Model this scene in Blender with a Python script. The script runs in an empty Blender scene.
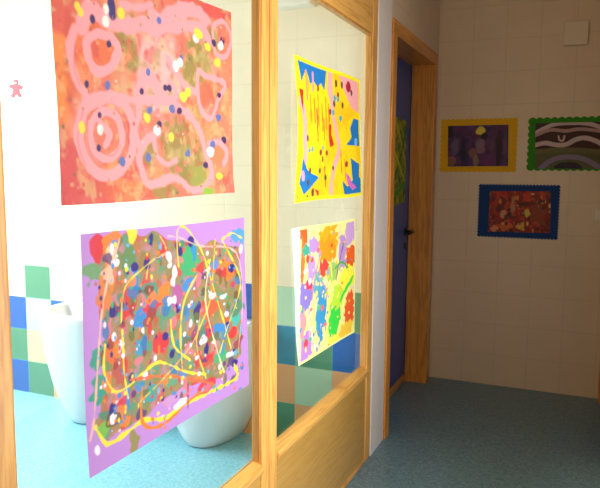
import bpy, bmesh, math, random
import numpy as np
from mathutils import Vector, Matrix

# ------------------------------------------------------------------ camera, world, lights
S = bpy.context.scene
COL = S.collection
FP = 645.4
PITCH, YAW, ROLL = 0.11064, 0.40750, 0.00722
CAMX, CAMZ = 0.8743, 1.37
cy_, sy_, cp_, sp_ = math.cos(YAW), math.sin(YAW), math.cos(PITCH), math.sin(PITCH)
F_ = Vector((-sy_*cp_, cy_*cp_, -sp_)); R0 = Vector((cy_, sy_, 0)); U0 = R0.cross(F_)
R_ = math.cos(ROLL)*R0 + math.sin(ROLL)*U0
U_ = -math.sin(ROLL)*R0 + math.cos(ROLL)*U0
C_ = Vector((CAMX, 0, CAMZ))
cd = bpy.data.cameras.new('camera'); cam = bpy.data.objects.new('camera', cd); COL.objects.link(cam)
cd.sensor_width = 36; cd.sensor_fit = 'HORIZONTAL'; cd.lens = FP*36/600; cd.clip_start = 0.02
M = Matrix((R_, U_, -F_)).transposed().to_4x4(); M.translation = C_
cam.matrix_world = M
S.camera = cam
S.view_settings.view_transform = 'Standard'; S.view_settings.look = 'None'
S.view_settings.gamma = 1; S.view_settings.use_curve_mapping = False
S.view_settings.exposure = 0.0
w = bpy.data.worlds.new('world'); S.world = w; w.use_nodes = True
w.node_tree.nodes['Background'].inputs[0].default_value = (0.75, 0.85, 1, 1)
w.node_tree.nodes['Background'].inputs[1].default_value = 1.0

def area(name, loc, direction, sx, sy, power, color, spread=180):
    l = bpy.data.lights.new(name, 'AREA'); l.shape = 'RECTANGLE'; l.size = sx; l.size_y = sy
    l.energy = power; l.color = color; l.spread = math.radians(spread)
    o = bpy.data.objects.new(name, l); COL.objects.link(o); o.location = loc
    o.rotation_euler = Vector(direction).to_track_quat('-Z', 'Y').to_euler()
    return o
# daylight through the bathroom window, through the side doorway by the camera, and down the corridor
area('bathroom_window_daylight', (-2.97, 1.75, 1.65), (1, 0.12, -0.75), 1.7, 1.3, 118, (0.93, 0.98, 1.0))
area('doorway_daylight', (1.06, 1.6, 1.2), (-1, 0.1, -0.05), 1.2, 1.7, 20, (0.97, 0.97, 1.0), 125)
area('corridor_daylight', (0.5, -1.9, 1.6), (0, 1, -0.05), 0.9, 1.4, 13, (1.0, 0.77, 0.50))

def at(px, py, axis, val):
    d = F_ + R_*((px-300)/FP) - U_*((py-244)/FP)
    t = (val - C_[axis])/d[axis]
    return C_ + d*t

# ------------------------------------------------------------------ helpers
def link(name, me, mats=None, parent=None, smooth=False):
    o = bpy.data.objects.new(name, me); COL.objects.link(o)
    for m in (mats if isinstance(mats, (list, tuple)) else [mats]):
        if m: me.materials.append(m)
    if parent: o.parent = parent
    if smooth:
        for p in me.polygons: p.use_smooth = True
    return o
def from_bm(name, bm, mats, parent=None, smooth=False):
    bmesh.ops.recalc_face_normals(bm, faces=bm.faces)
    me = bpy.data.meshes.new(name); bm.to_mesh(me); bm.free()
    return link(name, me, mats, parent, smooth)
def box(bm, x0, x1, y0, y1, z0, z1, bev=0.0):
    r = bmesh.ops.create_cube(bm, size=1)
    vs = r['verts']
    for v in vs:
        v.co = Vector((x0 if v.co.x < 0 else x1, y0 if v.co.y < 0 else y1, z0 if v.co.z < 0 else z1))
    if bev:
        es = list({e for v in vs for e in v.link_edges})
        bmesh.ops.bevel(bm, geom=es, offset=bev, segments=2, affect='EDGES', profile=0.6)
def bx(name, mats, parent, *args, **k):
    bm = bmesh.new(); box(bm, *args, **k); return from_bm(name, bm, mats, parent)
def empty(name, loc=(0, 0, 0)):
    o = bpy.data.objects.new(name, None); COL.objects.link(o); o.location = loc; o.empty_display_size = .05
    return o
def keep(child):      # child geometry given in world coordinates, parent Empty offset
    child.matrix_parent_inverse = Matrix.Translation(-child.parent.location); return child
def struct(o): o['kind'] = 'structure'; return o
def tag(o, label, cat, group=None):
    o['label'] = label; o['category'] = cat
    if group: o['group'] = group
    return o

# ------------------------------------------------------------------ materials
def mat(name, base=(0.8, 0.8, 0.8), rough=0.5, metal=0.0, coat=0.0):
    m = bpy.data.materials.new(name); m.use_nodes = True
    b = m.node_tree.nodes['Principled BSDF']
    b.inputs['Base Color'].default_value = (*base, 1); b.inputs['Roughness'].default_value = rough
    b.inputs['Metallic'].default_value = metal; b.inputs['Coat Weight'].default_value = coat
    b.inputs['Coat Roughness'].default_value = 0.15
    return m
def N(m, t, **k):
    n = m.node_tree.nodes.new(t)
    for a, v in k.items(): setattr(n, a, v)
    return n
def L(m, a, b): m.node_tree.links.new(a, b)

def wood(name, axis, c0, c1, scale=1.0, coat=0.25):
    m = mat(name, c0, 0.38, coat=coat); b = m.node_tree.nodes['Principled BSDF']
    g = N(m, 'ShaderNodeNewGeometry'); mp = N(m, 'ShaderNodeMapping')
    s = [14*scale]*3; s[axis] = 0.9*scale; mp.inputs['Scale'].default_value = s
    L(m, g.outputs['Position'], mp.inputs['Vector'])
    n1 = N(m, 'ShaderNodeTexNoise'); n1.inputs['Scale'].default_value = 1.6; n1.inputs['Detail'].default_value = 3
    n1.inputs['Distortion'].default_value = 0.6
    L(m, mp.outputs[0], n1.inputs['Vector'])
    mm = N(m, 'ShaderNodeMath', operation='MULTIPLY'); mm.inputs[1].default_value = 9
    L(m, n1.outputs['Fac'], mm.inputs[0])
    si = N(m, 'ShaderNodeMath', operation='PINGPONG'); si.inputs[1].default_value = 1.0; L(m, mm.outputs[0], si.inputs[0])
    n2 = N(m, 'ShaderNodeTexNoise'); n2.inputs['Scale'].default_value = 12; n2.inputs['Detail'].default_value = 4
    L(m, mp.outputs[0], n2.inputs['Vector'])
    ad = N(m, 'ShaderNodeMath', operation='MULTIPLY_ADD'); ad.inputs[1].default_value = 0.7
    L(m, si.outputs[0], ad.inputs[0]); L(m, n2.outputs['Fac'], ad.inputs[2])
    r = N(m, 'ShaderNodeValToRGB'); r.color_ramp.elements[0].color = (*c1, 1); r.color_ramp.elements[1].color = (*c0, 1)
    r.color_ramp.elements[0].position = 0.35; r.color_ramp.elements[1].position = 1.0
    L(m, ad.outputs[0], r.inputs[0]); L(m, r.outputs[0], b.inputs['Base Color'])
    return m
PINE = (0.82, 0.44, 0.10); PINED = (0.58, 0.25, 0.045)
wood_v = wood('varnished_pine_upright', 2, PINE, PINED)
wood_h = wood('varnished_pine_rail', 1, PINE, PINED)
wood_x = wood('varnished_pine_cross', 0, PINE, PINED)
wood_p = wood('plywood_panel', 1, (0.54, 0.30, 0.06), (0.45, 0.23, 0.04), 1.8, 0.4)
wood_d = wood('orange_varnished_door_frame', 2, (0.78, 0.32, 0.045), (0.52, 0.18, 0.02))
wood_b = wood('darker_pine_bead', 2, (0.60, 0.28, 0.06), (0.42, 0.17, 0.03))
wood_j = wood('joint_shade_strip', 2, (0.22, 0.10, 0.02), (0.14, 0.06, 0.01))
wood_dh = wood('orange_varnished_door_head', 1, (0.78, 0.32, 0.045), (0.52, 0.18, 0.02))

def tile(name, base, axes, off=(0, 0), rough=0.22, grout=0.82, size=0.2, gw=0.006):
    """glazed 20 cm tiles; grout lines and a little bump"""
    m = mat(name, base, rough); b = m.node_tree.nodes['Principled BSDF']
    g = N(m, 'ShaderNodeNewGeometry'); sx = N(m, 'ShaderNodeSeparateXYZ'); L(m, g.outputs['Position'], sx.inputs[0])
    ms = []
    for k, a in enumerate(axes):
        ad = N(m, 'ShaderNodeMath', operation='ADD'); ad.inputs[1].default_value = off[k] + 100*size
        L(m, sx.outputs[a], ad.inputs[0])
        mo = N(m, 'ShaderNodeMath', operation='PINGPONG'); mo.inputs[1].default_value = size/2
        L(m, ad.outputs[0], mo.inputs[0])
        lt = N(m, 'ShaderNodeMapRange'); lt.inputs['From Min'].default_value = gw*0.25; lt.inputs['From Max'].default_value = gw*0.75
        L(m, mo.outputs[0], lt.inputs['Value']); ms.append(lt.outputs[0])
    mn = N(m, 'ShaderNodeMath', operation='MINIMUM'); L(m, ms[0], mn.inputs[0]); L(m, ms[1], mn.inputs[1])
    ns = N(m, 'ShaderNodeTexNoise'); ns.inputs['Scale'].default_value = 6; L(m, g.outputs['Position'], ns.inputs['Vector'])
    mr = N(m, 'ShaderNodeMapRange'); mr.inputs['To Min'].default_value = 0.94; mr.inputs['To Max'].default_value = 1.03
    L(m, ns.outputs['Fac'], mr.inputs['Value'])
    c1 = N(m, 'ShaderNodeVectorMath', operation='SCALE'); c1.inputs[0].default_value = base; L(m, mr.outputs[0], c1.inputs['Scale'])
    mx = N(m, 'ShaderNodeMix', data_type='RGBA')
    gc = tuple(0.5*(grout*c + 0.5*grout) if False else grout*c for c in base)
    mx.inputs['A'].default_value = (*gc, 1); L(m, mn.outputs[0], mx.inputs['Factor']); L(m, c1.outputs[0], mx.inputs['B'])
    L(m, mx.outputs['Result'], b.inputs['Base Color'])
    bp = N(m, 'ShaderNodeBump'); bp.inputs['Strength'].default_value = 0.25; bp.inputs['Distance'].default_value = 0.002
    L(m, mn.outputs[0], bp.inputs['Height']); L(m, bp.outputs[0], b.inputs['Normal'])
    return m
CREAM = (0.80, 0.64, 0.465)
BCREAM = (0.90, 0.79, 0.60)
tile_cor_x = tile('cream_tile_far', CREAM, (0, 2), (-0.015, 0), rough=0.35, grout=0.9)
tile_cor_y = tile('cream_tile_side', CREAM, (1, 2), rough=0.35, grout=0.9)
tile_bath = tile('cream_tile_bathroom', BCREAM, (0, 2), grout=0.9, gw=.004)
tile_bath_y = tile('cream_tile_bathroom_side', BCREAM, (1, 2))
TC = dict(W=tile_bath, B=tile('blue_tile', (0.02, 0.125, 0.46), (0, 2), grout=1.6),
          G=tile('green_tile', (0.10, 0.30, 0.17), (0, 2), grout=1.4),
          M=tile('mint_tile', (0.50, 0.72, 0.52), (0, 2)), Y=tile('yellow_tile', (0.78, 0.72, 0.36), (0, 2)),
          O=tile('terracotta_tile', (0.88, 0.42, 0.17), (0, 2), grout=1.1),
          A=tile('aqua_tile', (0.55, 0.78, 0.76), (0, 2)), T=tile('petrol_tile', (0.06, 0.27, 0.42), (0, 2), grout=1.3))

def floor_mat(name, ca, cb):
    m = mat(name, (0.2, 0.35, 0.4), 0.33); b = m.node_tree.nodes['Principled BSDF']
    g = N(m, 'ShaderNodeNewGeometry')
    v = N(m, 'ShaderNodeTexVoronoi'); v.inputs['Scale'].default_value = 130; L(m, g.outputs['Position'], v.inputs['Vector'])
    n = N(m, 'ShaderNodeTexNoise'); n.inputs['Scale'].default_value = 60; n.inputs['Detail'].default_value = 4
    L(m, g.outputs['Position'], n.inputs['Vector'])
    sp = N(m, 'ShaderNodeSeparateColor'); L(m, v.outputs['Color'], sp.inputs[0])
    av = N(m, 'ShaderNodeMath', operation='MULTIPLY_ADD'); av.inputs[1].default_value = 0.5
    L(m, sp.outputs[0], av.inputs[0]); L(m, n.outputs['Fac'], av.inputs[2])
    r = N(m, 'ShaderNodeValToRGB'); r.color_ramp.elements[0].position = 0.45; r.color_ramp.elements[1].position = 1.0
    r.color_ramp.elements[0].color = (*ca, 1); r.color_ramp.elements[1].color = (*cb, 1)
    L(m, av.outputs[0], r.inputs[0]); L(m, r.outputs[0], b.inputs['Base Color'])
    return m
M_floor = floor_mat('speckled_blue_green_vinyl', (0.10, 0.205, 0.26), (0.20, 0.36, 0.44))
M_floorb = floor_mat('pale_aqua_vinyl', (0.20, 0.53, 0.66), (0.32, 0.68, 0.83))
M_ceil = mat('white_plaster', (0.82, 0.80, 0.76), 0.8)
M_ceramic = mat('white_glazed_ceramic', (0.78, 0.80, 0.83), 0.12, coat=0.3)
M_steel = mat('brushed_steel', (0.6, 0.6, 0.6), 0.3, 1.0)
M_dark = mat('dark_metal', (0.06, 0.055, 0.05), 0.3, 0.8)
M_blue = mat('blue_laminate', (0.008, 0.085, 0.36), 0.35)
M_plastic = mat('cream_plastic', (0.80, 0.70, 0.54), 0.4)
M_whitepl = mat('white_plastic', (0.86, 0.83, 0.74), 0.4)
M_pink = mat('pink_card', (0.42, 0.08, 0.10), 0.9)
M_tape = mat('grey_foam', (0.3, 0.3, 0.3), 0.8)

def glass_mat():
    m = bpy.data.materials.new('window_glass'); m.use_nodes = True; nt = m.node_tree; nt.nodes.clear()
    o = N(m, 'ShaderNodeOutputMaterial'); mx = N(m, 'ShaderNodeMixShader')
    t = N(m, 'ShaderNodeBsdfTransparent'); t.inputs[0].default_value = (0.965, 0.985, 0.975, 1)
    g = N(m, 'ShaderNodeBsdfGlossy'); g.inputs['Roughness'].default_value = 0.0
    f = N(m, 'ShaderNodeFresnel'); f.inputs['IOR'].default_value = 1.35
    ge = N(m, 'ShaderNodeNewGeometry'); fr = N(m, 'ShaderNodeMath', operation='SUBTRACT'); fr.inputs[0].default_value = 1
    L(m, ge.outputs['Backfacing'], fr.inputs[1]); mu = N(m, 'ShaderNodeMath', operation='MULTIPLY')
    L(m, fr.outputs[0], mu.inputs[0]); L(m, f.outputs[0], mu.inputs[1]); L(m, mu.outputs[0], mx.inputs[0])
    L(m, t.outputs[0], mx.inputs[1]); L(m, g.outputs[0], mx.inputs[2])
    L(m, mx.outputs[0], o.inputs[0]); return m
M_glass = glass_mat()

def paper_mat(name, trans=0.2, rough=0.6):
    m = mat(name, (1, 1, 1), rough); b = m.node_tree.nodes['Principled BSDF']
    at_ = N(m, 'ShaderNodeAttribute'); at_.attribute_name = 'paint'
    L(m, at_.outputs['Color'], b.inputs['Base Color'])
    if trans:
        tr = N(m, 'ShaderNodeBsdfTranslucent'); L(m, at_.outputs['Color'], tr.inputs[0])
        mx = N(m, 'ShaderNodeMixShader'); mx.inputs[0].default_value = trans
        L(m, b.outputs[0], mx.inputs[1]); L(m, tr.outputs[0], mx.inputs[2])
        L(m, mx.outputs[0], m.node_tree.nodes['Material Output'].inputs[0])
    return m
M_paper = paper_mat('painted_paper'); M_print = paper_mat('printed_card', 0)
M_thinpaper = paper_mat('thin_lit_paper', 0.5)

# ------------------------------------------------------------------ structure
YE, YD, XR = 2.90, 4.25, 1.09      # bathroom end wall, corridor far wall, corridor right wall
YB, XB, ZC = -2.0, -3.0, 2.7
def quad(bm, pts, mi=0):
    f = bm.faces.new([bm.verts.new(p) for p in pts]); f.material_index = mi; return f
struct(bx('floor', M_floor, None, -.021, XR+.1, YB-.1, YD+.1, -0.1, 0))
struct(bx('floor', M_floorb, None, XB-.1, -.021, YB-.1, YE+.1, -0.1, 0))
struct(bx('floor', M_floor, None, -1.2, -.021, YE+.1, YD+.1, -0.1, 0))
struct(bx('ceiling', M_ceil, None, XB-.1, XR+.1, YB-.1, YD+.1, ZC, ZC+0.1))
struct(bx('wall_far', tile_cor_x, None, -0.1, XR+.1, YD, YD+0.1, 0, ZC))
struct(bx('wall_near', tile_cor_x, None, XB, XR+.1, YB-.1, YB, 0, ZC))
# bathroom end wall with the coloured tile dado (four courses)
cols = ['WWWW', 'GWMB', 'WGYO', 'WBGB', 'GAYG', 'WBWO', 'WWBY', 'WMGB', 'BYWG', 'WGBM', 'MBWO', 'BWBO', 'MTOG', 'WGMO', 'GBOB']
bm = bmesh.new(); keys = list(TC)
for i, cseq in enumerate(cols):
    x0 = XB + 0.2*i
    for r in range(4):
        z1 = 0.8 - 0.2*r
        quad(bm, [(x0, YE, z1-.2), (x0+.2, YE, z1-.2), (x0+.2, YE, z1), (x0, YE, z1)], keys.index(cseq[r]))
quad(bm, [(XB, YE, .8), (0, YE, .8), (0, YE, ZC), (XB, YE, ZC)])
quad(bm, [(XB, YE+.1, 0), (-.10, YE+.1, 0), (-.10, YE+.1, ZC), (XB, YE+.1, ZC)])
struct(from_bm('wall_bathroom_end', bm, [TC[k] for k in keys]))
# side wall with the blue door: wall pieces around the opening
DY0, DY1, DZ = 3.19, 4.095, 2.04
bm = bmesh.new()
box(bm, -0.2, 0, YE+0.001, DY0-.03, 0, ZC); box(bm, -0.2, 0, DY1+.03, YD, 0, ZC); box(bm, -0.2, 0, DY0-.03, DY1+.03, DZ+.03, ZC)
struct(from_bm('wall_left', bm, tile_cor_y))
struct(bx('wall_behind_door', M_ceil, None, -1.2, -1.1, YE+.1, YD, 0, ZC))
# corridor right wall: opening for light beside the camera, doorway with casing near the corner
bm = bmesh.new()
box(bm, XR, XR+.1, YB, 1.0, 0, ZC); box(bm, XR, XR+.1, 2.2, 3.30, 0, ZC); box(bm, XR, XR+.1, 1.0, 2.2, 2.05, ZC)
box(bm, XR, XR+.1, 4.16, YD, 0, ZC); box(bm, XR, XR+.1, 3.30, 4.16, 2.05, ZC)
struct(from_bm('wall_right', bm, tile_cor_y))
# bathroom walls; window opening on the outer one
bm = bmesh.new()
wy0, wy1, wz0, wz1 = 0.9, 2.6, 1.0, 2.3
box(bm, XB-.1, XB, YB, wy0, 0, ZC); box(bm, XB-.1, XB, wy1, YE, 0, ZC)
box(bm, XB-.1, XB, wy0, wy1, 0, wz0); box(bm, XB-.1, XB, wy0, wy1, wz1, ZC)
struct(from_bm('wall_bathroom_outer', bm, tile_bath_y))
wn = struct(empty('window_4', (XB-.05, 1.75, wz0)))
bm = bmesh.new()
for a in ((wy0, wy0+.05, wz0, wz1), (wy1-.05, wy1, wz0, wz1), (wy0, wy1, wz0, wz0+.05), (wy0, wy1, wz1-.05, wz1), (1.73, 1.77, wz0, wz1)):
    box(bm, XB-.08, XB-.04, *a)
keep(from_bm('window_frame', bm, M_ceil, wn))

# ------------------------------------------------------------------ glazed timber partition, three bays
TOPZ = 1.985; BACK = -0.037; GX = -0.030
def bay(n, y0, y1, jl, jr, rail=0.452):
    """frame unit from y0 to y1; jl, jr = widths of its left and right uprights"""
    t = struct(empty('window_%d' % n, (0, (y0+y1)/2, 0)))
    def P(nm, m, *a, **k): return keep(bx(nm, m, t, *a, **k))
    P('upright', wood_v, BACK, 0, y0, y0+jl, 0, ZC, bev=0.004)
    P('upright', wood_v, BACK, 0, y1-jr, y1, 0, ZC, bev=0.004)
    a, b = y0+jl, y1-jr
    P('top_rail', wood_h, BACK, -0.002, a, b, TOPZ, TOPZ+0.16, bev=0.003)
    P('upper_panel', wood_p, BACK+.02, -0.012, a, b, TOPZ+0.16, ZC)
    P('bottom_rail', wood_h, BACK, -0.002, a, b, 0, 0.02, bev=0.003)
    # sill rail with a sloped top towards the glass
    bm = bmesh.new()
    prof = [(0.006, rail-.020), (0.008, rail-.006), (0.002, rail), (-0.028, rail+.012), (BACK, rail+.012), (BACK, rail-.030), (0.002, rail-.030)]
    v0 = [bm.verts.new((x, a, z)) for x, z in prof]; v1 = [bm.verts.new((x, b, z)) for x, z in prof]
    for i in range(len(prof)):
        j = (i+1) % len(prof); bm.faces.new((v0[i], v0[j], v1[j], v1[i]))
    bm.faces.new(v0); bm.faces.new(v1)
    keep(from_bm('sill_rail', bm, wood_h, t))
    P('lower_panel', wood_p, BACK+.012, -0.006, a, b, 0.02, rail-.030)
    g = P('glass_pane', M_glass, GX-.004, GX, a+.001, b-.001, rail+.012, TOPZ)
    # glazing beads around the pane, corridor side
    bm = bmesh.new()
    for yy in ((a, a+.006), (b-.006, b)): box(bm, GX+.0005, -0.006, yy[0], yy[1], rail+.013, TOPZ, bev=.001)
    box(bm, GX+.0005, -0.006, a+.006, b-.006, TOPZ-.010, TOPZ, bev=.002)
    keep(from_bm('glazing_bead', bm, wood_b, t))
    return t
bay(3, -0.40, 0.735, 0.055, 0.055)
bay(1, 0.735, 1.7855, 0.055, 0.0495)
bay(2, 1.7905, 2.897, 0.055, 0.068)
struct(bx('joint_shade', wood_j, None, BACK, -.020, 1.7856, 1.7904, 0, ZC))  # added dark strip; its colour paints in the shade of the open joint
struct(bx('wall_bathroom_near', tile_bath_y, None, BACK, 0, YB, -0.402, 0, ZC))
# wall between partition and door casing, made whiter to paint in its brighter light
struct(bx('lit_wall_strip', mat('wall_strip_painted_light', (0.88, 0.83, 0.78), 0.3), None, -.002, 0.004, 2.8985, 3.114, 0, ZC, bev=0.001))

# ------------------------------------------------------------------ blue door with its timber lining
d1 = struct(empty('door_1', (0, (DY0+DY1)/2, 0)))
def PD(nm, m, *a, **k): return keep(bx(nm, m, d1, *a, **k))
CW = 0.072; CT = 0.014
PD('casing', wood_d, 0.0, CT, DY0-CW, DY0, 0, DZ, bev=.004)
PD('casing', wood_d, 0.0, CT, DY1, DY1+CW, 0, DZ, bev=.004)
PD('casing', wood_dh, 0.0, CT, DY0-CW, DY1+CW, DZ, DZ+CW, bev=.004)
PD('jamb', wood_d, -0.2, 0.002, DY0-.03, DY0, 0, DZ)
PD('jamb', wood_d, -0.2, 0.002, DY1, DY1+.03, 0, DZ)
PD('jamb', wood_dh, -0.2, 0.002, DY0-.03, DY1+.03, DZ, DZ+.03)
bm = bmesh.new()
box(bm, -0.128, -0.10, DY1-.014, DY1, 0, DZ); box(bm, -0.128, -0.10, DY0, DY0+.014, 0, DZ)
keep(from_bm('door_stop', bm, wood_d, d1))
leaf = PD('door_leaf', M_blue, -0.172, -0.132, DY0+.003, DY1-.003, 0.012, DZ-.003, bev=.002)
PD('kick_strip', wood_dh, -0.132, -0.122, DY0+.016, DY1-.016, 0.012, 0.06, bev=.002)
# lever handle on a round rose
bm = bmesh.new()
hy, hz = DY1-.075, 1.0
def cyl(bm, p0, p1, r, seg=16, r2=None):
    p0, p1 = Vector(p0), Vector(p1); d = p1-p0
    mt = Matrix.Translation((p0+p1)/2) @ d.to_track_quat('Z', 'Y').to_matrix().to_4x4()
    bmesh.ops.create_cone(bm, cap_ends=True, segments=seg, radius1=r, radius2=r if r2 is None else r2, depth=d.length, matrix=mt)
cyl(bm, (-.132, hy, hz), (-.124, hy, hz), .026, 24)
cyl(bm, (-.126, hy, hz), (-.082, hy, hz), .010)
cyl(bm, (-.084, hy+.008, hz), (-.084, hy-.11, hz-.004), .010, r2=.008)
cyl(bm, (-.132, hy, hz-.09), (-.126, hy, hz-.09), .022, 24)
h = from_bm('door_handle', bm, M_dark, leaf, True); h.matrix_parent_inverse = Matrix.Identity(4)
leaf_off = leaf.matrix_parent_inverse.copy()

# doorway casing at the right edge of the corridor
d2 = struct(empty('door_2', (XR, 3.7, 0)))
def PR(nm, m, *a, **k):
    o = bx(nm, m, d2, *a, **k); return keep(o)
PR('casing', wood_d, XR-.052, XR, 4.16, 4.245, 0, 2.05, bev=.004)
PR('casing', wood_d, XR-.052, XR, 3.23, 3.30, 0, 2.05, bev=.004)
PR('casing', wood_dh, XR-.052, XR, 3.23, 4.245, 2.05, 2.12, bev=.004)
PR('door_leaf', M_blue, XR+.02, XR+.06, 3.302, 4.158, 0.01, 2.048)

# ------------------------------------------------------------------ wall boxes and switch
def wallbox(name, x0, x1, z0, z1, y, depth, m, screw=False):
    bm = bmesh.new(); box(bm, x0, x1, y-depth, y, z0, z1, bev=min(.006, depth*.4))
    return from_bm(name, bm, m)
p0, p1 = at(565, 22, 1, YD), at(588, 45, 1, YD)
jb = wallbox('junction_box', p0.x, p1.x, p1.z, p0.z-.004, YD, .03, M_plastic)
tag(jb, 'cream square junction box high on the dim far wall', 'junction box')
sw = empty('light_switch', (0.99, YD, 1.13))
pl = keep(bx('switch_plate', M_plastic, sw, .945, 1.03, YD-.010, YD, 1.09, 1.17, bev=.003))
keep(bx('rocker', M_whitepl, sw, .965, 1.01, YD-.015, YD-.010, 1.105, 1.155, bev=.002))
tag(sw, 'pale light switch on the far wall below the green mounted picture', 'light switch')
vb = wallbox('wall_vent_box', -.56, -.305, 2.14, 2.44, YE, .07, M_whitepl)
tag(vb, 'white box mounted high on the bathroom wall behind the narrow glass pane', 'wall box')

# ------------------------------------------------------------------ pink paper figure on the bathroom wall
c = at(16.3, 89, 1, YE)
bm = bmesh.new()
outl = [(1.12*a_, 1.12*b_) for a_, b_ in [(-.012,.022),(-.017,.034),(-.012,.046),(0,.051),(.012,.046),(.017,.034),(.012,.022),(.030,.020),(.044,.014),(.046,.003),(.036,-.003),
        (.020,-.002),(.022,-.018),(.036,-.030),(.034,-.043),(.018,-.045),(.004,-.030),(-.004,-.030),(-.018,-.045),(-.036,-.042),(-.037,-.030),(-.024,-.018),
        (-.020,0),(-.036,.004),(-.048,.012),(-.044,.024),(-.030,.026)]]
vs = [bm.verts.new((c.x+x, YE-.001, c.z+z)) for x, z in outl]
f = bm.faces.new(vs)
r = bmesh.ops.extrude_face_region(bm, geom=[f])
for v in r['geom']:
    if isinstance(v, bmesh.types.BMVert): v.co.y -= .003
fig = from_bm('paper_figure', bm, M_pink)
tag(fig, 'small pink paper doll figure stuck on the white bathroom wall', 'paper cut-out')
fig_hole = bmesh.new()
cyl(fig_hole, (c.x, YE-.0042, c.z+.034), (c.x, YE-.0052, c.z+.034), .006, 12)
from_bm('face', fig_hole, M_whitepl, fig)

# ------------------------------------------------------------------ low ceramic washbasins with full pedestals
def washbasin(cx, label):
    t = empty('washbasin', (cx, YE, 0))
    bm = bmesh.new(); n = 44
    def ring(wd, dp, back, z, pw=2.8):
        vs = []
        for i in range(n):            # front arc from right to left
            a = math.pi*i/(n-1)
            x = wd*math.copysign(abs(math.cos(a))**(2/pw), math.cos(a)); y = -back-(dp-back)*abs(math.sin(a))**(2/pw)
            vs.append(bm.verts.new((x, y, z)))
        for i in range(1, 12):        # back edge
            x = -wd+2*wd*i/12; vs.append(bm.verts.new((x, -back, z)))
        return vs
    rows = [ring(wd, dp, 0, z, pw) for z, wd, dp, pw in [(0, .125, .265, 2.3), (.010, .136, .278, 2.3), (.05, .160, .294, 2.4), (.10, .186, .308, 2.5), (.16, .212, .322, 2.6),
            (.22, .230, .336, 2.7), (.30, .243, .350, 2.8), (.40, .249, .365, 3), (.50, .251, .378, 3.2), (.58, .252, .386, 3.4), (.608, .252, .387, 3.4), (.617, .248, .383, 3.4), (.620, .240, .375, 3.4)]]
    rows += [ring(.222, .350, .085, .620, 3.2), ring(.214, .342, .092, .612, 3), ring(.200, .325, .100, .57, 2.8), ring(.165, .290, .120, .52, 2.4), ring(.09, .235, .16, .495, 2.1), ring(.02, .205, .185, .490, 2)]
    for a, b in zip(rows, rows[1:]):
        for i in range(len(a)):
            j = (i+1) % len(a); bm.faces.new((a[i], a[j], b[j], b[i]))
    bm.faces.new(rows[0]); bm.faces.new(rows[-1])
    from_bm('basin', bm, M_ceramic, t, True)
    bm = bmesh.new(); cyl(bm, (0, -.195, .4905), (0, -.195, .494), .020, 20)
    from_bm('drain', bm, M_steel, t)
    bm = bmesh.new(); cyl(bm, (0, -.045, .6195), (0, -.045, .70), .016, 20); cyl(bm, (0, -.045, .69), (0, -.145, .672), .010); cyl(bm, (0, -.045, .70), (0, -.045, .722), .020, 20)
    from_bm('tap', bm, M_steel, t, True)
    tag(t, label, 'washbasin', 'ceramic washbasins along the bathroom wall')
    return t
washbasin(-1.57, 'white ceramic floor-standing basin farther left, beside the blue and green tiles')
washbasin(-0.825, 'white ceramic floor-standing basin behind the lavender painting, nearest the middle post')

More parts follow.
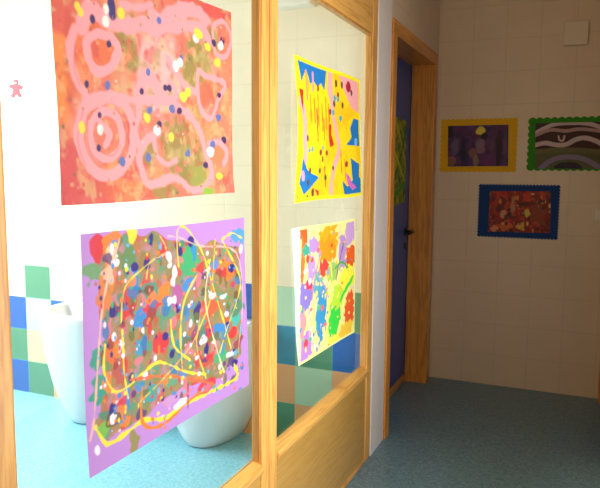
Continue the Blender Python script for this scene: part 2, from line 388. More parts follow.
# ------------------------------------------------------------------ paint raster: colours on a fine grid of the sheet itself
def lin(c): return np.array([((v/255)/12.92 if v/255 <= .04045 else ((v/255+.055)/1.055)**2.4) for v in c])
class Sheet:
    """a sheet spanned by four corners (metres in its own plane: s along the wall, z up)"""
    def __init__(s, corners, axis, val, nx, nz, base, seed=1, pix=True, wob=0.0):
        s.axis, s.val = axis, val; s.h = 1-axis      # horizontal world axis of the plane
        P = [s.m(c) for c in corners] if pix else corners   # TL TR BR BL
        u, v = np.meshgrid(np.linspace(0, 1, nx), np.linspace(0, 1, nz))
        TL, TR, BR, BL = [np.array(p) for p in P]
        g = ((1-u)*(1-v))[..., None]*TL + (u*(1-v))[..., None]*TR + (u*v)[..., None]*BR + ((1-u)*v)[..., None]*BL
        s.rs = np.random.RandomState(seed); s.u, s.v = u, v
        if wob:
            g[..., 0] += wob*np.sin(v*7+seed)*(1-2*u)*.6; g[..., 1] += wob*np.sin(u*6+seed*2)*(1-2*v)*.6
        s.X, s.Z = g[..., 0], g[..., 1]; s.nx, s.nz = nx, nz
        s.C = np.ones((nz, nx, 3))*lin(base)
        ctr = g[nz//2, nx//2]; w3 = [0, 0, ctr[1]]; w3[s.h] = ctr[0]; w3[axis] = val
        s.k = FP/((Vector(w3)-C_).dot(F_))          # photo px per metre, vertically
        s.nz1 = s.noise(0.05)
        s.nz2 = s.noise(0.018)
    def m(s, p):
        q = at(p[0], p[1], s.axis, s.val); return (q[s.h], q.z)
    def noise(s, size):
        ny, nx = int((s.Z.max()-s.Z.min())/size)+3, int((s.X.max()-s.X.min())/size)+3
        r = s.rs.rand(ny, nx)
        a = (s.X-s.X.min())/size; b = (s.Z-s.Z.min())/size
        i, j = a.astype(int), b.astype(int); fa, fb = a-i, b-j; fa = fa*fa*(3-2*fa); fb = fb*fb*(3-2*fb)
        i1, j1 = np.minimum(i+1, nx-1), np.minimum(j+1, ny-1)
        return (r[j, i]*(1-fa)+r[j, i1]*fa)*(1-fb)+(r[j1, i]*(1-fa)+r[j1, i1]*fa)*fb
    def put(s, d, col, soft=.0015, op=1.0):
        a = np.clip(.5-d/(2*soft), 0, 1)*op; s.C = s.C*(1-a[..., None])+a[..., None]*lin(col)
    def blob(s, x, y, rx, ry, col, rag=.25, op=1.0, soft=1.0):
        c = s.m((x, y)); e = s.m((x+rx, y)); hx = max(abs(e[0]-c[0]), 1e-4); hz = ry/s.k
        d = np.sqrt(((s.X-c[0])/hx)**2+((s.Z-c[1])/hz)**2)
        d = (d-1+rag*(s.nz2-.5)*2)*min(hx, hz); s.put(d, col, .0015*soft, op)
    def line(s, pts, wd, col, op=1.0, rag=.15, soft=1.0, closed=False, cm=True):
        P = [np.array(s.m(p)) for p in pts]
        if closed: P.append(P[0])
        if len(P) > 2:         # Catmull-Rom smoothing
            Q = []
            for i in range(len(P)-1):
                a, b, c2, d2 = (P[i-1] if i else (P[-2] if closed else P[0])), P[i], P[i+1], (P[i+2] if i+2 < len(P) else (P[1] if closed else P[-1]))
                for t in (0, .25, .5, .75):
                    Q.append(.5*((2*b)+(c2-a)*t+(2*a-5*b+4*c2-d2)*t*t+(3*b-a-3*c2+d2)*t**3))
            Q.append(P[-1]); P = Q
        D = np.full(s.X.shape, 9.0)
        for a, b in zip(P, P[1:]):
            ab = b-a; l = (ab**2).sum()+1e-12
            t = np.clip(((s.X-a[0])*ab[0]+(s.Z-a[1])*ab[1])/l, 0, 1)
            D = np.minimum(D, np.hypot(s.X-a[0]-t*ab[0], s.Z-a[1]-t*ab[1]))
        r = wd/2/s.k; s.put(D-r*(1+rag*(s.nz2-.5)*2), col, .0015*soft, op)
    def poly(s, pts, col, op=1.0, rag=1.0, pix=True):
        P = [s.m(p) for p in pts] if pix else pts
        X = s.X+.004*rag*(s.nz2-.5); Z = s.Z+.004*rag*(s.nz1-.5)
        ins = np.zeros(X.shape, bool)
        for i in range(len(P)):
            (x0, z0), (x1, z1) = P[i], P[(i+1) % len(P)]
            if z0 == z1: continue
            c = ((z0 > Z) != (z1 > Z)) & (X < (x1-x0)*(Z-z0)/(z1-z0)+x0); ins ^= c
        s.put(np.where(ins, -1.0, 1.0), col, .0015, op)
    def mottle(s, col, thr=.55, size=.03, soft=.22, op=1.0, mask=None):
        n = s.noise(size)*.65+s.noise(size*.4)*.35
        a = np.clip((n-thr)/soft, 0, 1)*op
        if mask is not None: a = a*mask
        s.C = s.C*(1-a[..., None])+a[..., None]*lin(col)
    def region(s, x, y, rx, ry, soft=.3):
        c = s.m((x, y)); e = s.m((x+rx, y)); hx = abs(e[0]-c[0]); hz = ry/s.k
        d = np.sqrt(((s.X-c[0])/hx)**2+((s.Z-c[1])/hz)**2); return np.clip((1+soft-d)/soft, 0, 1)
    def splat(s, n, box_, cols_, r0=.6, r1=2.2, el=1.6):
        for _ in range(n):
            x = s.rs.uniform(box_[0], box_[2]); y = s.rs.uniform(box_[1], box_[3]); r = s.rs.uniform(r0, r1)
            s.blob(x, y, r*s.rs.uniform(.5, 1), r*s.rs.uniform(.8, el), cols_[s.rs.randint(len(cols_))], rag=.4)
    def build(s, name, m, off=None, parent=None, thick=0.0, edge=None):
        nx, nz = s.nx, s.nz
        dep = np.zeros(s.X.shape) if off is None else off(s.u, s.v)
        co = np.zeros((nz, nx, 3)); co[..., s.h] = s.X; co[..., 2] = s.Z; co[..., s.axis] = s.val+dep
        idx = np.arange(nx*nz).reshape(nz, nx)
        q = np.stack([idx[:-1, :-1], idx[1:, :-1], idx[1:, 1:], idx[:-1, 1:]], -1).reshape(-1, 4)
        me = bpy.data.meshes.new(name); me.from_pydata(co.reshape(-1, 3).tolist(), [], q.tolist())
        ca = me.color_attributes.new('paint', 'FLOAT_COLOR', 'POINT')
        ca.data.foreach_set('color', np.concatenate([np.clip(s.C, 0, 1).reshape(-1, 3), np.ones((nx*nz, 1))], 1).astype(np.float32).ravel())
        return link(name, me, m, parent, True)

PX = GX+.004
# --- red-pink painting with looping pink strokes
s = Sheet([(48.5, -58), (231, 12), (233.5, 193), (61.5, 206)], 0, PX, 300, 280, (212, 118, 92), 3, wob=.003)
tl = s.m((50, -40)); s2 = None
s.mottle((232, 146, 92), .5, .08); s.mottle((202, 92, 78), .6, .05, op=.6); s.mottle((226, 150, 136), .6, .05, op=.7)
s.blob(60, 70, 11, 75, (238, 140, 62), op=.9, soft=8); s.blob(98, 40, 28, 30, (226, 110, 60), op=.8, soft=8)
s.blob(56, 10, 20, 18, (214, 92, 78), op=.9, soft=6)
s.blob(66, 178, 14, 38, (205, 78, 80), op=.9, soft=6); s.blob(95, 195, 34, 14, (206, 82, 76), op=.8, soft=6)
s.blob(134, 190, 22, 9, (238, 140, 70), op=.8, soft=6); s.blob(152, 192, 12, 8, (214, 70, 62), op=.7, soft=4)
s.blob(205, 8, 38, 9, (210, 78, 72), op=.9, soft=4); s.blob(229, 90, 8, 70, (234, 130, 92), op=.9, soft=6)
s.blob(146, 42, 10, 26, (208, 82, 80), op=.7, soft=5); s.blob(160, 72, 22, 40, (246, 190, 182), op=.75, soft=10)
for a in [(124, 34, 8, 20), (134, 55, 5, 16), (192, 72, 12, 22), (200, 52, 8, 14), (178, 150, 14, 26), (194, 166, 11, 20), (164, 190, 12, 9), (150, 152, 8, 12), (214, 40, 6, 12)]:
    s.blob(*a, (138, 134, 60), rag=.6, op=.85, soft=4)
for a in [(70, 60, 5, 40), (150, 60, 6, 12), (214, 90, 6, 18), (128, 176, 10, 8), (100, 190, 20, 6), (222, 180, 7, 10)]: s.blob(*a, (198, 82, 62), rag=.6, op=.55, soft=3)
s.mottle((196, 176, 110), .56, .035, op=.6, mask=s.region(185, 100, 45, 85)); s.mottle((196, 70, 66), .62, .02, op=.6)
s.mottle((214, 190, 130), .6, .02, op=.5); s.mottle((150, 140, 76), .6, .025, op=.6, mask=s.region(180, 60, 40, 90))
s.blob(205, 95, 9, 14, (214, 104, 72), op=.8, soft=4); s.blob(217, 152, 8, 14, (238, 130, 84), op=.9, soft=3)
PK = (243, 160, 160)
for pts, wd in [([(74, 28), (70, 52), (76, 80), (86, 96), (82, 112)], 9), ([(82, 26), (90, 8), (100, 18), (118, 25), (140, 24), (158, 27), (172, 14), (192, 10), (206, 20)], 15),
                ([(120, 4), (138, 8), (150, 4)], 7), ([(150, 14), (168, 26), (184, 26), (200, 28), (208, 40)], 13),
                ([(88, 100), (110, 96), (130, 100), (150, 100), (172, 104), (188, 114), (200, 130), (206, 152), (212, 172), (206, 184), (192, 190), (178, 178), (164, 181), (150, 184), (142, 170), (141, 152), (150, 138), (160, 132)], 9),
                ([(155, 140), (158, 156), (168, 164), (177, 160)], 6), ([(140, 92), (146, 76), (160, 92), (166, 100)], 13), ([(158, 104), (176, 96), (170, 82)], 8),
                ([(209, 144), (219, 142), (227, 151), (224, 163)], 7), ([(136, 90), (140, 112), (136, 130), (140, 146)], 8), ([(168, 60), (184, 84), (196, 92)], 7)]:
    s.line(pts, wd*1.02, PK, rag=.35, soft=2)
s.line([(86, 42), (98, 34), (113, 40), (118, 50), (111, 66), (99, 72), (90, 62)], 9, PK, closed=True, rag=.3)
s.line([(106, 97), (124, 103), (134, 126), (131, 156), (118, 172), (100, 175), (86, 160), (79, 134), (86, 108)], 11, PK, closed=True, rag=.25)
s.line([(104, 112), (118, 118), (123, 138), (117, 155), (103, 158), (92, 146), (92, 124)], 8, PK, closed=True, rag=.3)
s.line([(101, 124), (110, 134), (106, 146)], 7, PK, rag=.3)
s.line([(198, 72), (206, 76), (225, 84), (218, 100), (212, 118), (203, 112), (198, 94)], 7, PK, closed=True, rag=.3)
s.line([(213, 26), (224, 22), (231, 38), (226, 56), (216, 54), (213, 40)], 6, PK, closed=True, rag=.3)
for pts in ([(88, 120), (90, 150), (104, 164)], [(96, 148), (112, 156), (121, 146)], [(84, 108), (78, 140), (86, 166)], [(150, 148), (156, 164), (170, 172)], [(76, 40), (74, 66), (80, 86)], [(192, 122), (200, 142), (204, 160)]):
    s.line(pts, 1.2, (200, 112, 110), op=.7)
for x, y in [(158, 21), (181, 58), (148, 72), (108, 85), (150, 110), (189, 154), (149, 156), (123, 162), (219, 117), (173, 109), (213, 144)]: s.blob(x, y, 2.6, 4.2, (92, 112, 172), rag=.4)
for x, y in [(213, 43), (222, 41), (100, 115), (142, 91), (169, 88), (180, 111), (224, 140), (206, 165), (87, 84), (219, 95), (92, 19), (160, 124), (166, 88), (109, 44), (99, 148)]: s.blob(x, y, 2.4, 3.6, (64, 42, 92), rag=.4)
s.blob(111, 8, 4, 9, (62, 52, 110), rag=.4)
for x, y in [(105, 9), (180, 62), (101, 129), (158, 130), (211, 152), (220, 46), (105, 20), (176, 66), (196, 38)]: s.blob(x, y, 3, 5, (252, 236, 224), rag=.4)
for x, y in [(77, 6), (80, 12), (120, 13), (196, 32), (207, 46), (184, 97), (172, 137), (82, 128), (148, 118), (219, 176), (188, 92), (199, 36), (217, 62)]: s.blob(x, y, 3.2, 4.4, (250, 216, 66), rag=.4)
s.blob(207, 192, 6, 5, (140, 180, 60), rag=.5); s.blob(199, 175, 8, 10, (150, 170, 72), rag=.5, op=.6, soft=3)
s.splat(90, (60, 0, 230, 200), [(206, 84, 84), (246, 200, 190), (170, 120, 80), (236, 150, 90), (120, 110, 70)], .5, 1.3)
s.C *= np.array([.86, .76, .76])
p = s.build('painting', M_paper, lambda u, v: .0025*np.sin(v*5+1)*np.sin(u*3)+.004*np.clip(v-.9, 0, 1)*10*u)
tag(p, 'red and pink painting of looping strokes, upper sheet on the wide glass pane', 'painting', 'children\'s paintings taped to the glass')

# --- lavender painting of dripped colours
s = Sheet([(80, 235), (244, 218), (249, 384), (88, 478)], 0, PX, 300, 250, (192, 140, 206), 7, wob=.002)
cm = [(94, 244), (110, 238), (150, 234), (176, 244), (215, 240), (240, 246), (243, 300), (240, 352), (222, 376), (186, 386), (150, 412), (128, 428), (108, 438), (96, 428), (100, 400), (106, 350), (98, 290)]
s.poly(cm, (160, 134, 84), rag=6)
mk = (np.abs(s.C-lin((192, 140, 206))).sum(-1) > .05).astype(float)
s.mottle((120, 136, 74), .48, .05, op=.8, mask=mk); s.mottle((186, 112, 62), .55, .035, op=.75, mask=mk); s.mottle((70, 156, 120), .54, .03, op=.85, mask=mk); s.mottle((206, 130, 150), .6, .025, op=.7, mask=mk); s.mottle((214, 60, 50), .64, .03, op=.85, mask=mk)
T = (38, 158, 120); Rr = (218, 46, 52); Bb = (46, 138, 200); Nv = (52, 34, 118); Yy = (250, 226, 50); Oo = (240, 132, 38); Ww = (250, 240, 244)
for x, y, rx, ry, c_ in [(97, 249, 6, 14, Rr), (113, 238, 7, 8, Oo), (132, 235, 5, 6, Yy), (92, 272, 8, 9, (110, 160, 100)), (128, 262, 8, 12, (100, 140, 80)), (148, 290, 9, 10, (80, 150, 120)),
    (110, 262, 7, 22, Oo), (112, 254, 6, 7, (252, 214, 150)), (108, 274, 6, 8, (250, 190, 150)), (104, 300, 6, 18, (222, 128, 60)), (133, 282, 6, 11, Bb), (141, 318, 7, 12, Bb), (128, 304, 9, 11, Rr), (152, 306, 9, 9, Rr),
    (163, 292, 6, 9, Oo), (188, 261, 10, 16, (52, 176, 106)), (188, 285, 7, 9, Bb), (197, 311, 4, 9, Nv), (210, 308, 9, 10, (214, 92, 52)), (236, 318, 5, 9, (60, 184, 160)), (227, 273, 7, 9, Rr), (222, 264, 9, 5, Oo),
    (233, 333, 4, 7, Rr), (217, 330, 7, 10, Bb), (99, 356, 7, 11, T), (100, 388, 9, 12, T), (113, 350, 7, 14, (226, 110, 50)), (120, 370, 7, 16, (190, 90, 70)), (127, 400, 4, 12, Bb), (118, 414, 5, 8, Bb),
    (104, 430, 6, 6, (120, 190, 70)), (134, 440, 5, 9, (150, 140, 60)), (150, 395, 8, 8, (70, 160, 150)), (175, 398, 10, 6, (205, 150, 200)), (205, 386, 12, 7, Rr), (176, 300, 6, 16, (180, 90, 150)), (176, 378, 9, 6, (100, 160, 120)),
    (145, 262, 6, 9, (150, 120, 60)), (238, 236, 8, 9, (70, 160, 200)), (163, 252, 4, 6, Rr), (205, 362, 8, 7, (200, 80, 60)), (222, 355, 6, 8, (52, 176, 106)), (140, 345, 8, 8, (60, 150, 190)), (160, 345, 9, 10, Rr), (182, 345, 8, 12, (60, 140, 180)), (200, 335, 8, 9, (150, 70, 110))]:
    s.blob(x, y, rx, ry, c_, rag=.45, op=.95)
for _ in range(130):
    x, y = s.rs.uniform(99, 242), s.rs.uniform(240, 420)
    if y > 436-(x-99)*.42 and y > 350: continue
    s.blob(x, y, s.rs.uniform(1.5, 5), s.rs.uniform(2.5, 8), [Rr, (60, 140, 110), Bb, Oo, (110, 110, 40), (150, 60, 50), (40, 120, 170), (230, 120, 130), (96, 80, 50), (80, 50, 110)][s.rs.randint(10)], rag=.9, op=.85)
for x, y in [(174, 272), (168, 258), (207, 270), (173, 281), (211, 296), (240, 250), (203, 340), (113, 418), (97, 449), (180, 404), (230, 354), (142, 330), (112, 248), (114, 336), (145, 376), (196, 358), (184, 334), (226, 314), (171, 300), (155, 358), (214, 342), (120, 344), (131, 322), (220, 366), (168, 266), (224, 296), (190, 322), (116, 262)]:
    s.blob(x, y, s.rs.uniform(1.6, 3.2), s.rs.uniform(2.2, 5), Ww, rag=.8)
s.blob(180, 404, 9, 4, Ww, rag=.4)
for x, y in [(112, 311), (147, 264), (181, 252), (190, 241), (235, 363), (238, 372), (165, 336), (232, 268), (131, 377), (112, 408), (150, 240), (172, 352), (206, 350), (134, 266), (177, 310)]:
    s.blob(x, y, 2.6, 4.4, Nv, rag=.7)
for pts, wd, c_ in [([(178, 266), (177, 232), (186, 228), (202, 252), (214, 290), (224, 322), (231, 348)], 2.6, Yy), ([(222, 240), (240, 276), (238, 298), (228, 326), (220, 352)], 2.6, Yy), ([(222, 240), (232, 233), (242, 238)], 3, Yy),
    ([(215, 240), (210, 300), (196, 340), (206, 378)], 2, (236, 214, 80)), ([(120, 238), (110, 270), (102, 310), (98, 360), (94, 420), (90, 440)], 2.5, (240, 190, 160)), ([(105, 345), (104, 372), (114, 391), (126, 388), (142, 374), (160, 362), (186, 372), (206, 374)], 3, Yy),
    ([(150, 262), (128, 282), (122, 300), (121, 322)], 2, Yy), ([(196, 276), (184, 300), (180, 330), (182, 368)], 3, (236, 214, 70)), ([(160, 236), (166, 252), (150, 262), (146, 278)], 2, (240, 200, 110)), ([(168, 236), (180, 238), (200, 246), (236, 252), (243, 300), (238, 352)], 2, (246, 190, 180)),
    ([(96, 428), (106, 444), (116, 440), (130, 430), (144, 420), (166, 418), (186, 404), (210, 392), (236, 378), (234, 364)], 5, Yy), ([(142, 388), (143, 424), (164, 424), (190, 400), (206, 390)], 4, Oo), ([(130, 380), (160, 376), (186, 378), (214, 384)], 3.5, (236, 110, 60)),
    ([(188, 384), (188, 408)], 3, (150, 30, 40)), ([(122, 330), (124, 372), (128, 398)], 3, Yy), ([(170, 320), (174, 346), (190, 360)], 2.5, Yy), ([(210, 260), (205, 300), (214, 340), (224, 372)], 2, (250, 240, 160)), ([(140, 402), (160, 382), (178, 362), (196, 336), (200, 310)], 2, (220, 190, 90))]:
    s.line(pts, wd*.8, c_, rag=.8)
s.splat(260, (98, 240, 242, 400), [Rr, Ww, Bb, (60, 176, 110), Yy, Nv, (240, 120, 120), Oo, (110, 180, 210)], .6, 2.0)
s.splat(40, (100, 400, 170, 432), [Ww, Yy, Bb, Oo], .6, 1.6)
s.C *= np.array([.76, .72, .76])
p = s.build('painting', M_paper, lambda u, v: .002*np.sin(v*4)*np.sin(u*4)+.006*np.clip(v-.8, 0, 1)*5*(1-u)*.5)
tag(p, 'lavender sheet dripped with many colours, lower painting on the wide glass pane', 'painting', 'children\'s paintings taped to the glass')

# --- yellow painting with blue shapes
s = Sheet([(294.5, 54), (359.5, 80), (362, 195), (295, 203.5)], 0, PX, 210, 260, (252, 214, 20), 11, wob=.006)
YL = (254, 224, 24); PB = (250, 172, 170); BL = (24, 118, 186)
s.mottle((250, 190, 20), .5, .06, op=.8)
s.poly([(328, 70), (332, 72), (333, 98), (330, 102), (327, 90)], PB); s.poly([(339, 75), (358, 82), (359.5, 114), (352, 108), (346, 95)], PB)
s.line([(331, 96), (333, 115), (337, 135), (339, 150), (334, 168), (331, 185), (332, 202)], 9, PB, rag=.3)
s.line([(299, 100), (303, 118), (303, 140), (304, 160)], 9, PB, rag=.3)
s.poly([(297, 58), (326, 71), (324, 90), (320, 83), (317, 88), (312, 80), (309.5, 85), (307, 75), (304.8, 70), (300.5, 82)], BL)
s.poly([(297.5, 88), (302, 90), (301.5, 113)], (190, 40, 30)); s.line([(305, 72), (306, 82), (306, 98)], 5, (246, 160, 90)); s.line([(312, 74), (312, 90)], 4, (244, 150, 160))
s.poly([(301.5, 158), (306, 170), (318, 178), (303, 195), (298.5, 184)], BL); s.poly([(350.5, 128), (354, 118), (358.5, 120), (359.5, 146), (347, 145), (352, 137)], BL)
s.poly([(351, 158), (359.5, 164), (359, 176), (362, 181), (363, 195), (345, 198), (343, 181), (348, 187), (353, 180)], BL)
s.poly([(346, 172), (350, 176), (352, 182), (357, 187), (353, 190), (348, 184)], (214, 110, 190)); s.blob(302, 176, 2, 5, (200, 160, 210)); s.blob(356, 142, 1.5, 4, (120, 180, 230))
s.poly([(328, 124), (331, 124), (331, 134), (334, 145), (330, 147), (328.5, 140)], (206, 40, 30)); s.blob(348.5, 87, 2.2, 5.5, (180, 30, 50)); s.poly([(314, 189), (318, 191), (318, 198)], (190, 40, 30))
for x, y, l in [(309, 95, 26), (313, 100, 22), (317, 96, 30), (321, 104, 26), (325, 98, 30), (323, 120, 20), (328, 104, 18), (341, 150, 22), (345, 160, 18), (324, 168, 18), (316, 110, 30)]:
    s.line([(x, y), (x+1, y+l)], 3, (246, 140, 30) if x % 2 else (220, 96, 40), rag=.6)
for x, y in [(306, 138), (309, 170), (307, 182), (317, 88), (320, 152), (326, 153), (322, 158), (319, 170), (325, 178), (333, 168), (312, 192), (307, 198), (343, 105), (338, 96), (336, 84), (342, 86), (352, 94), (296.5, 198), (334, 104), (347, 164), (330, 112)]:
    s.blob(x, y, 1.1, 3.2, [(120, 60, 60), (90, 70, 60), (150, 50, 50)][int(x) % 3], rag=.5)
for x, y in [(311, 149), (308, 150), (322, 148), (335, 98), (338, 100), (333, 112), (341, 118)]: s.blob(x, y, 1.2, 3, (90, 160, 170), rag=.5)
e = np.minimum(np.minimum(s.u, 1-s.u)*1.35, np.minimum(s.v, 1-s.v)); s.put((e-.028)*.5, (255, 238, 30), .002)
p = s.build('painting', M_paper, lambda u, v: .010*np.sin(v*math.pi)*np.exp(-u*5)+.002*np.sin(u*6))
tag(p, 'yellow painting with blue and pink patches, upper sheet on the narrow glass pane', 'painting', 'children\'s paintings taped to the glass')

# --- multicoloured painting below it
s = Sheet([(291.5, 229), (355, 219), (355, 332), (298, 366)], 0, PX, 210, 260, (250, 238, 130), 13, wob=.002)
Vv = (186, 142, 204); OR = (236, 96, 34); GN = (58, 214, 70)
s.mottle((250, 214, 170), .5, .05, op=.7); s.mottle((200, 190, 190), .6, .03, op=.5)
for x, y, rx, ry, c_ in [(303, 238, 4.5, 17, OR), (302, 262, 2.5, 18, (236, 120, 50)), (329, 242, 9, 18, (250, 168, 24)), (327, 250, 8, 12, (246, 150, 24)), (349.5, 231, 5, 13, (206, 160, 214)), (350, 258, 5, 12, OR), (313, 246, 5, 7, Vv), (342, 252, 3.5, 17, Vv),
    (306, 250, 3.5, 5, (60, 170, 140)), (306, 296, 7, 12, (140, 120, 196)), (311, 268, 4, 12, (190, 150, 200)), (321, 314, 5, 26, (58, 150, 196)), (317, 285, 4, 12, (90, 160, 180)), (335, 315, 5.5, 22, GN), (338, 296, 6, 12, (190, 230, 60)), (350, 312, 4.5, 21, (236, 90, 40)),
    (347, 278, 7, 11, (252, 238, 60)), (306, 348, 6, 14, (190, 130, 206)), (302, 325, 4, 12, (240, 150, 150)), (334, 344, 7, 8, (250, 234, 80)), (324, 268, 5, 8, (226, 70, 60)), (332, 272, 6, 9, (160, 200, 100)), (347, 328, 6, 7, (250, 200, 60))]:
    s.blob(x, y, rx, ry*1.08, c_, rag=.3)
s.blob(308, 285, 3.5, 5, (220, 50, 80)); s.blob(306, 344, 2, 4, (220, 60, 60))
for pts, wd, c_ in [([(341, 300), (345, 290), (350, 282), (353, 276)], 5, GN), ([(308, 258), (314, 270), (322, 282), (328, 296)], 3, Vv), ([(316, 240), (319, 256), (314, 280), (312, 300)], 2.5, (200, 130, 180)), ([(330, 262), (332, 290), (328, 320), (330, 345)], 2.5, (254, 236, 60)), ([(301, 240), (299, 290), (300, 340)], 2.5, (252, 240, 150)),
    ([(313, 298), (309, 316), (311, 340), (318, 350)], 2.5, (250, 190, 180)), ([(344, 240), (338, 266), (336, 280)], 2, (120, 60, 120)), ([(335, 268), (342, 262), (348, 270)], 2.5, (70, 170, 90))]:
    s.line(pts, wd, c_, rag=.6)
s.splat(70, (300, 250, 330, 350), [(240, 110, 120), (90, 190, 120), (250, 230, 110), (190, 150, 210), (230, 80, 60), (250, 240, 230), (80, 150, 190)], .7, 1.7, 2.2)
s.splat(35, (326, 230, 354, 335), [(250, 200, 30), (120, 200, 80), (226, 60, 50), (250, 240, 110), (90, 170, 190)], .6, 1.5, 2)
e = np.minimum(np.minimum(s.u, 1-s.u)*1.3, np.minimum(s.v, 1-s.v)); s.put((e-.018)*.5, (252, 246, 150), .002)
s.poly([(289, 222), (300, 222), (299.5, 300), (299, 368), (295, 370)], (232, 246, 236), rag=.3)
p = s.build('painting', M_paper, lambda u, v: .002*np.sin(v*5)+.004*np.clip(v-.85, 0, 1)*6*(1-u))
tag(p, 'many-coloured painting with orange, green and violet blots, lower sheet on the narrow glass pane', 'painting', 'children\'s paintings taped to the glass')

# --- green painting on the blue door
s = Sheet([(3.50, 1.70), (3.975, 1.69), (3.975, 1.19), (3.50, 1.17)], 0, -.1295, 110, 120, (96, 140, 30), 17, pix=False)
s.mottle((170, 180, 30), .5, .05); s.mottle((30, 90, 40), .58, .04); s.mottle((60, 70, 110), .66, .04); s.mottle((200, 170, 30), .6, .03)
for pts, wd, c_ in [([(396, 122), (401, 142), (406, 168)], 4, (200, 190, 40)), ([(407, 126), (402, 150), (395, 178)], 4, (40, 110, 40)), ([(394, 150), (401, 170), (408, 196)], 3, (210, 200, 60)), ([(400, 116), (406, 140), (408, 160)], 3, (60, 120, 90)),
                    ([(394, 196), (402, 188), (408, 178)], 5, (60, 150, 50))]: s.line(pts, wd, c_, rag=.6)
p = s.build('painting', M_print)
tag(p, 'green and yellow painting taped on the blue door leaf', 'painting')

# ------------------------------------------------------------------ mounted pictures on the far wall
def mount(name, outer, inner, zig, amp, col, paint, label, base, seed):
    """card mount with a cut edge (zig notches per metre) and a print glued on"""
    (x0, z0, x1, z1) = outer
    t = empty(name, ((x0+x1)/2, YD, z0))
    bm = bmesh.new(); pts = []
    def edge(a, b):
        a, b = Vector(a), Vector(b); ln = (b-a).length; n = max(2, int(round(ln*zig))); nr = Vector(((b-a).y, -(b-a).x))/ln
        for i in range(n*6):
            f = i/(n*6); ph = (f*n) % 1
            pts.append(a+(b-a)*f+nr*amp*(abs(math.sin(math.pi*ph))-.5))
    edge((x0, z0), (x1, z0)); edge((x1, z0), (x1, z1)); edge((x1, z1), (x0, z1)); edge((x0, z1), (x0, z0))
    vs = [bm.verts.new((p.x, YD-.0005, p.y)) for p in pts]; f = bm.faces.new(vs)
    r = bmesh.ops.extrude_face_region(bm, geom=[f])
    for v in r['geom']:
        if isinstance(v, bmesh.types.BMVert): v.co.y -= .003
    keep(from_bm('card_mount', bm, mat(name+'_card', tuple(lin(col)), .8), t))
    s = Sheet(inner, 1, YD-.0045, 150, 110, base, seed)
    paint(s)
    pr = s.build('print', M_print, None, t); keep(pr)
    tag(t, label, 'picture', 'mounted pictures on the far wall')
def ob(px0, py0, px1, py1):
    a, b = at(px0, py1, 1, YD), at(px1, py0, 1, YD); return (a.x, a.z, b.x, b.z)
def paint_violet(s):
    s.mottle((96, 48, 110), .5, .05); s.mottle((44, 34, 90), .55, .04)
    s.blob(480, 131, 4.5, 4, (236, 214, 70)); s.blob(480, 146, 5, 7, (150, 110, 130), op=.8, soft=4); s.blob(473, 153, 4, 5, (150, 100, 90), op=.8, soft=3)
    s.blob(455, 147, 3.5, 9, (104, 96, 120), op=.8, soft=3); s.blob(451, 161, 5, 5, (150, 100, 80), op=.8, soft=3); s.blob(476, 161, 3, 6, (150, 120, 110), op=.8, soft=3)
    s.blob(488, 160, 8, 6, (110, 40, 110), op=.8, soft=4); s.blob(450, 130, 3, 8, (30, 20, 50)); s.blob(492, 145, 2, 8, (100, 66, 96), op=.8, soft=2); s.blob(505, 147, 1.5, 14, (104, 80, 96), op=.7, soft=2)
    s.blob(463, 152, 3, 14, (24, 22, 56), op=.9, soft=3); s.blob(499, 146, 3, 20, (44, 16, 34), op=.9, soft=2); s.blob(485, 136, 4, 3, (40, 20, 40))
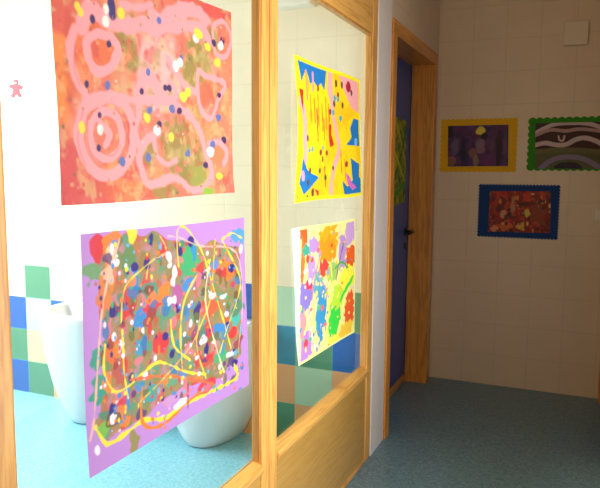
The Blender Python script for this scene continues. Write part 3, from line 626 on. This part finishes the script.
def paint_waves(s):
    s.blob(570, 165, 50, 22, (92, 96, 56), rag=.05, soft=3)
    W = (214, 190, 190); P = (64, 22, 26)
    s.poly([(534, 128), (610, 122), (620, 150), (534, 150)], P)
    s.line([(534, 134), (545, 128), (556, 124), (572, 123), (590, 124), (608, 130)], 4, W, rag=.05); s.line([(534, 136), (550, 130), (566, 131), (580, 129), (600, 131)], 3.5, (190, 150, 150), rag=.05)
    s.line([(534, 145.5), (545, 143), (556, 145), (566, 144.5), (576, 139.5), (586, 138), (598, 142), (606, 148)], 4.5, W, rag=.05)
    s.line([(532, 152), (560, 150), (590, 151), (620, 154)], 5, (112, 106, 64), rag=.05)
    s.line([(541, 168), (552, 160), (566, 157), (580, 158), (592, 163), (602, 170)], 5, (140, 124, 156), rag=.05); s.blob(568, 168, 14, 6, (44, 26, 50), rag=.05)
    s.line([(558.5, 136), (559.5, 140), (563, 140.5), (564.5, 136)], 1.6, (226, 190, 170), rag=.0)
def paint_red(s):
    s.mottle((120, 26, 20), .5, .05); s.mottle((206, 84, 36), .58, .03); s.mottle((60, 20, 26), .6, .03)
    for x, y, rx, ry, c_ in [(501, 205, 8, 12, (196, 56, 40)), (501, 206, 5, 8, (110, 30, 30)), (526, 196, 4, 5, (206, 56, 30)), (543, 196, 3, 6, (200, 70, 36)), (527, 214, 4, 4, (220, 190, 80)), (503, 213, 3, 4, (214, 150, 110)), (537, 213, 7, 10, (150, 60, 30)), (513, 206, 3, 9, (190, 120, 80)), (505, 226, 6, 5, (210, 100, 40)), (521, 226, 4, 4, (220, 170, 70)), (494, 228, 3, 3, (220, 130, 90))]:
        s.blob(x, y, rx, ry, c_, rag=.5, soft=2)
    s.splat(60, (489, 192, 550, 232), [(220, 120, 50), (200, 50, 40), (230, 180, 110), (80, 24, 26), (120, 80, 50)], .7, 1.8)
mount('mounted_picture', ob(440, 118, 518, 171.5), [(448, 126), (508.6, 124.6), (508, 166), (447.8, 166.6)], 34, .007, (240, 184, 8), paint_violet,
      'dark violet picture on a yellow card mount, left on the far wall', (86, 40, 92), 21)
a = at(527, 170, 1, YD); b = at(527, 118.5, 1, YD)
mount('mounted_picture', (a.x, a.z, 1.02, b.z), [(535.5, 123.3), (612, 121.5), (611, 169), (535, 168.6)], 24, .010, (54, 146, 14), paint_waves,
      'wavy striped picture on a green scalloped card mount at the right edge', (60, 44, 40), 22)
mount('mounted_picture', ob(477.5, 185.5, 560, 236), [(490, 191), (551, 191.3), (550, 233), (488, 231.5)], 50, .009, (4, 62, 130), paint_red,
      'dark red picture on a blue card mount with cut edges, the lowest one', (150, 36, 22), 23)
